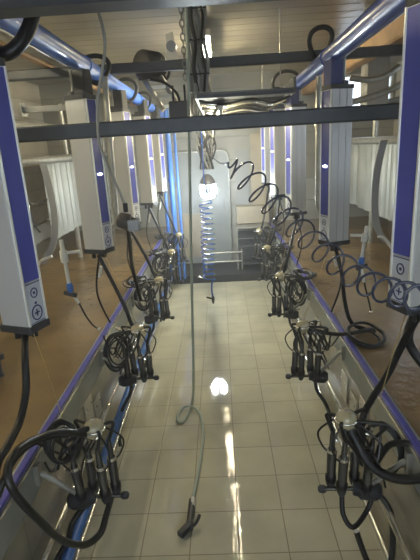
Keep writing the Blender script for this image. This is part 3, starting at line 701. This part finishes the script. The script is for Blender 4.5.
# steel beams along the platforms under the ceiling
tag(MB().bar((-1.42, 1.0, 3.26), (-1.42, 8.9, 3.26), .05, .14).build('purlin', 'galv'), 'grey steel purlin running back above the left platform, parallel to the blue pipe', 'beam')
tag(MB().bar((-1.52, 1.0, 3.17), (-1.52, 8.9, 3.17), .06, .03).build('timber_batten', 'wood'), 'thin warm timber batten under the left purlin', 'batten')  # warm strip added for the orange light under the purlin
t = tag(MB().bar((1.62, 3.4, 3.26), (1.62, 8.9, 3.26), .16, .18).build('timber_beam', 'wood'), 'warm orange timber beam at upper right ending behind the nearest pillar', 'beam')
cx = at(374, 100, 5.6).x
tag(MB().bar((cx, 5.6, 2.60), (cx, 5.6, 3.61), .27, .2).build('air_duct', 'palegrey'), 'square grey duct dropping from the ceiling in front of the bright window at right', 'duct')
# small bracket arm left
t = empty('bracket_arm', (-1.2, 3.75, 2.74)); tag(t, 'short horizontal steel arm with end plate left of the second left pillar', 'bracket')
MB().bar((0, 0, 0), (-.30, 0, 0), .03, .045).build('arm', 'galv', t); MB().box((-.315, -.05, -.05), (-.30, .05, .05)).build('end_plate', 'galv', t)
MB().bar((.0, 0, 0), (.14, 0, .0), .03, .045).build('arm_root', 'galv', t)

# lever rods with joint and chain
def lever(s, pts, Y, chainpts, lab):
    P = [at(x, y, Y) for x, y in pts]
    t = empty('spray_lance', tuple(P[0])); tag(t, lab, 'lance')
    L = [local(t, p) for p in P]
    MB().tube([L[0], L[0].lerp(L[1], .22), L[0].lerp(L[1], .25), L[0].lerp(L[1], .5), L[0].lerp(L[1], .53), L[1]], 0, 12, radii=[.015, .016, .028, .028, .014, .014]).build('lance_tube', 'white', t)
    q = L[0].lerp(L[1], .3); MB().cyl(q, q+Vector((-s*.11, .04, -.0)), .012).build('side_tube', 'white', t)
    MB().tube([L[1], L[1].lerp(L[2], .5), L[2]], 0, 12, radii=[.02, .026, .018]).build('blue_joint', 'bluedrop', t)
    MB().bar(L[2]+Vector((s*.05, 0, 0)), L[2]+Vector((-s*.04, 0, -.03)), .025, .03).build('clamp', 'black', t)
    C0 = [L[2]]+[local(t, at(x, y, Y+.02)) for x, y in chainpts]
    MB().tube([C0[0], C0[1]], .011).build('sleeve', 'white', t)
    MB().hose(C0[1:], .007).build('tether', 'rubber', t)
    MB().ball(C0[-1], .016).build('hook', 'steel', t)
lever(-1, [(61, 240), (69, 283), (71, 292)], 3.2, [(79, 303), (86, 316), (93, 325), (99, 329)], 'white spray lance with blue joint hanging behind the left curb')
lever(1, [(367, 226), (362, 257), (361, 265)], 3.6, [(364, 282), (368, 298), (371, 312)], 'white spray lance with dark joint hanging behind the right curb')
# stray boot-like corner valve at far left edge
t = empty('floor_valve', tuple(at(2, 385, 2.9)-Vector((0, 0, 0)))); t.location.z = .9; tag(t, 'small black valve stump standing on the platform at the left picture edge', 'valve')
MB().tube([(0, 0, 0), (0, 0, .04), (0, 0, .10), (0, 0, .13)], 0, 14, radii=[.03, .022, .022, .03]).build('valve_body', 'black', t)
MB().bar((-.06, 0, .15), (.05, 0, .15), .03, .04).build('valve_handle', 'black', t)

# ------------------------------------------------------------------ back wall
def flatbox(a, b, Y, d): return (a.x, Y-d, b.z), (b.x, Y, a.z)
a = at(168, 153, YB-.1); b = at(233, 268, YB-.1)
t = empty('back_door', ((a.x+b.x)/2, YB-.06, .145)); tag(t, 'pale grey door with rounded upper corners behind the lamp', 'door')
w = (b.x-a.x)/2; h = a.z-.145
pr = rrect(-w, 0, w, h, .12, 5)
def slab(pr, y0, y1):
    n = len(pr); m = MB(); m.add([(x, y0, z) for x, z in pr]+[(x, y1, z) for x, z in pr], [(i, (i+1)%n, n+(i+1)%n, n+i) for i in range(n)]+[tuple(range(n))[::-1], tuple(range(n, 2*n))]); return m
slab(pr, -.02, .05).build('door_leaf', 'door', t)
slab(rrect(-w+.08, .12, w-.5, h*.46, .03), -.035, -.02).build('door_panel', 'beige', t)
slab(rrect(w-.40, .12, w-.08, h*.46, .03), -.035, -.02).build('door_panel', 'door', t)
MB().tube([(x, -.025, z) for x, z in rrect(-w+.005, .005, w-.005, h-.005, .12, 5)], .014, 6, True).build('door_frame', 'galv', t)
MB().bar((w-.12, -.05, 1.05), (w-.12, -.05, 1.25), .02, .03).build('door_handle', 'chain', t)
# beige tall panels right of door and stacked shelf unit
a = at(250, 134, YB-.05); b = at(263, 204, YB-.05)
tag(MB().box((a.x, YB-.07, b.z), (b.x+.05, YB, a.z)).build('wall_panel', 'beige'), 'tall narrow beige wall panel right of the door at the back', 'panel')
a = at(234, 150, YB-.05); b = at(250, 204, YB-.05)
tag(MB().box((a.x+.01, YB-.04, b.z), (b.x-.01, YB, a.z)).build('wall_panel', 'grey'), 'dark grey recessed wall panel between the door and the beige panel', 'panel')
a = at(236, 206, 8.8); b = at(263, 221, 8.8)
tag(MB().box((a.x, 8.6, b.z), (b.x+.1, 8.93, a.z)).build('storage_box', 'beige', bevel=.01), 'beige storage box on top of the metal shelf at the back', 'box')
zt = b.z-.012; x0 = a.x-.02; x1 = .83
t = empty('shelf_rack', ((x0+x1)/2, 8.45, .14)); tag(t, 'grey metal rack with slatted shelves at the back right of the pit', 'rack'); hw = (x1-x0)/2
for x in (-hw, hw):
    for y in (-.22, .42): MB().bar((x, y, 0), (x, y, zt-.14), .03, .03).build('leg', 'galv', t)
for k in range(5):
    z = (zt-.14)*(.12+.215*k)
    m = MB()
    for q in range(6): m.bar((-hw, -.2+.12*q, z), (hw, -.2+.12*q, z), .03, .018)
    m.build('shelf', 'galv' if k == 4 else 'blackpaint', t)
MB().box((-hw-.01, -.23, zt-.155), (hw+.01, .44, zt-.14)).build('rack_top', 'galv', t)
# low horizontal pipes across the back of the pit
for k, y in enumerate((253, 262)):
    z = at(220, y, 8.2).z
    rail((-.35, 8.2, z), (.34, 8.2, z), .016, 'galv', '%s of two thin pipes crossing low in front of the back door' % ('Upper', 'Lower')[k], 'low_pipe', 'pipe')
for k, x in enumerate((-.34, .33)):
    tag(MB().cyl((x, 8.22, .14), (x, 8.22, at(220, 250, 8.2).z), .018).build('pipe_stand', 'galv'), '%s upright carrying the low pipes in front of the back door' % ('Left', 'Right')[k], 'post')
# electric cabinet and duct run on back wall left
a = at(168, 205, YB-.05)
tag(MB().box((a.x-.62, YB-.12, 1.3), (a.x-.22, YB, 1.9)).build('wall_cabinet', 'grey', bevel=.01), 'grey wall cabinet behind the blue vertical pipes', 'cabinet')

# lens haze volume, standing in for a smudged lens
hz = bpy.data.materials.new('damp air'); hz.use_nodes = True; nt = hz.node_tree; nt.nodes.remove(nt.nodes['Principled BSDF'])
vs_ = nt.nodes.new('ShaderNodeVolumeScatter'); vs_.inputs['Density'].default_value = .021; vs_.inputs['Anisotropy'].default_value = .5; vs_.inputs['Color'].default_value = (.93, .96, 1, 1)
nt.links.new(vs_.outputs[0], nt.nodes['Material Output'].inputs['Volume']); MT['haze'] = hz
hb = MB().box((-WX-.6, YF-.6, -.4), (WX+.6, YB+.6, ZC+.5)).build('damp_air', 'haze')
tag(hb, 'thin milky haze filling the air of the milking parlour', 'haze', kind='stuff')

# ------------------------------------------------------------------ lights of the room
def tube_light(x, y, z, lab, along='y', L=1.5):
    t = empty('ceiling_light', (x, y, z)); tag(t, lab, 'light')
    d = Vector((0, L/2, 0)) if along == 'y' else Vector((L/2, 0, 0))
    MB().bar(-d+Vector((0, 0, .05)), d+Vector((0, 0, .05)), .12, .06).build('light_housing', 'white', t)
    MB().cyl(-d*.96+Vector((0, 0, -.01)), d*.96+Vector((0, 0, -.01)), .018, 12).build('tube', 'tubeglow', t)
tube_light(-2.2, 3.0, 3.54, 'fluorescent ceiling light above the left platform')  # added out of view to brighten the room from above
tube_light(-.09, 5.95, 3.46, 'fluorescent ceiling light over the middle of the pit, hidden by the conduit drop')
for (p, q, lab) in (((.032, 4.35, 2.66), (-.022, 5.86, 2.66), 'nearer bare fluorescent tube hung under the overhead cable tray'), ((-.028, 5.98, 2.66), (-.10, 8.0, 2.66), 'farther bare fluorescent tube hung under the overhead cable tray')):
    p, q = Vector(p), Vector(q); t = empty('fluorescent_light', tuple(p)); tag(t, lab, 'light')
    d = q-p; u = Vector((0, 0, 1))
    MB().cyl(d*.015, d*.985, .016, 12).build('tube', 'tubeglow', t)
    MB().bar(u*.055, d+u*.055, .05, .045).build('light_housing', 'white', t)
    for f in (.006, .994): MB().bar(d*f-u*.025, d*f+u*.05, .03, .03, (0, 1, 0)).build('tube_socket', 'white', t)
    for f in (.2, .8): MB().cyl(d*f+u*.07, d*f+u*(.13 if (p+d*f).y < 7.1 else .96), .006, 8).build('hanger', 'galv', t)

w = bpy.data.worlds.new('sky'); bpy.context.scene.world = w; w.use_nodes = True
w.node_tree.nodes['Background'].inputs[0].default_value = (.80, .90, 1.0, 1); w.node_tree.nodes['Background'].inputs[1].default_value = 3.0

sc = bpy.context.scene
sc.view_settings.view_transform = 'Standard'; sc.view_settings.look = 'None'; sc.view_settings.gamma = 1; sc.view_settings.use_curve_mapping = False
sc.view_settings.exposure = 0.62
sc.cycles.use_denoising = True
sc.cycles.max_bounces = 8; sc.cycles.caustics_reflective = False; sc.cycles.caustics_refractive = False
sc.cycles.sample_clamp_indirect = 6
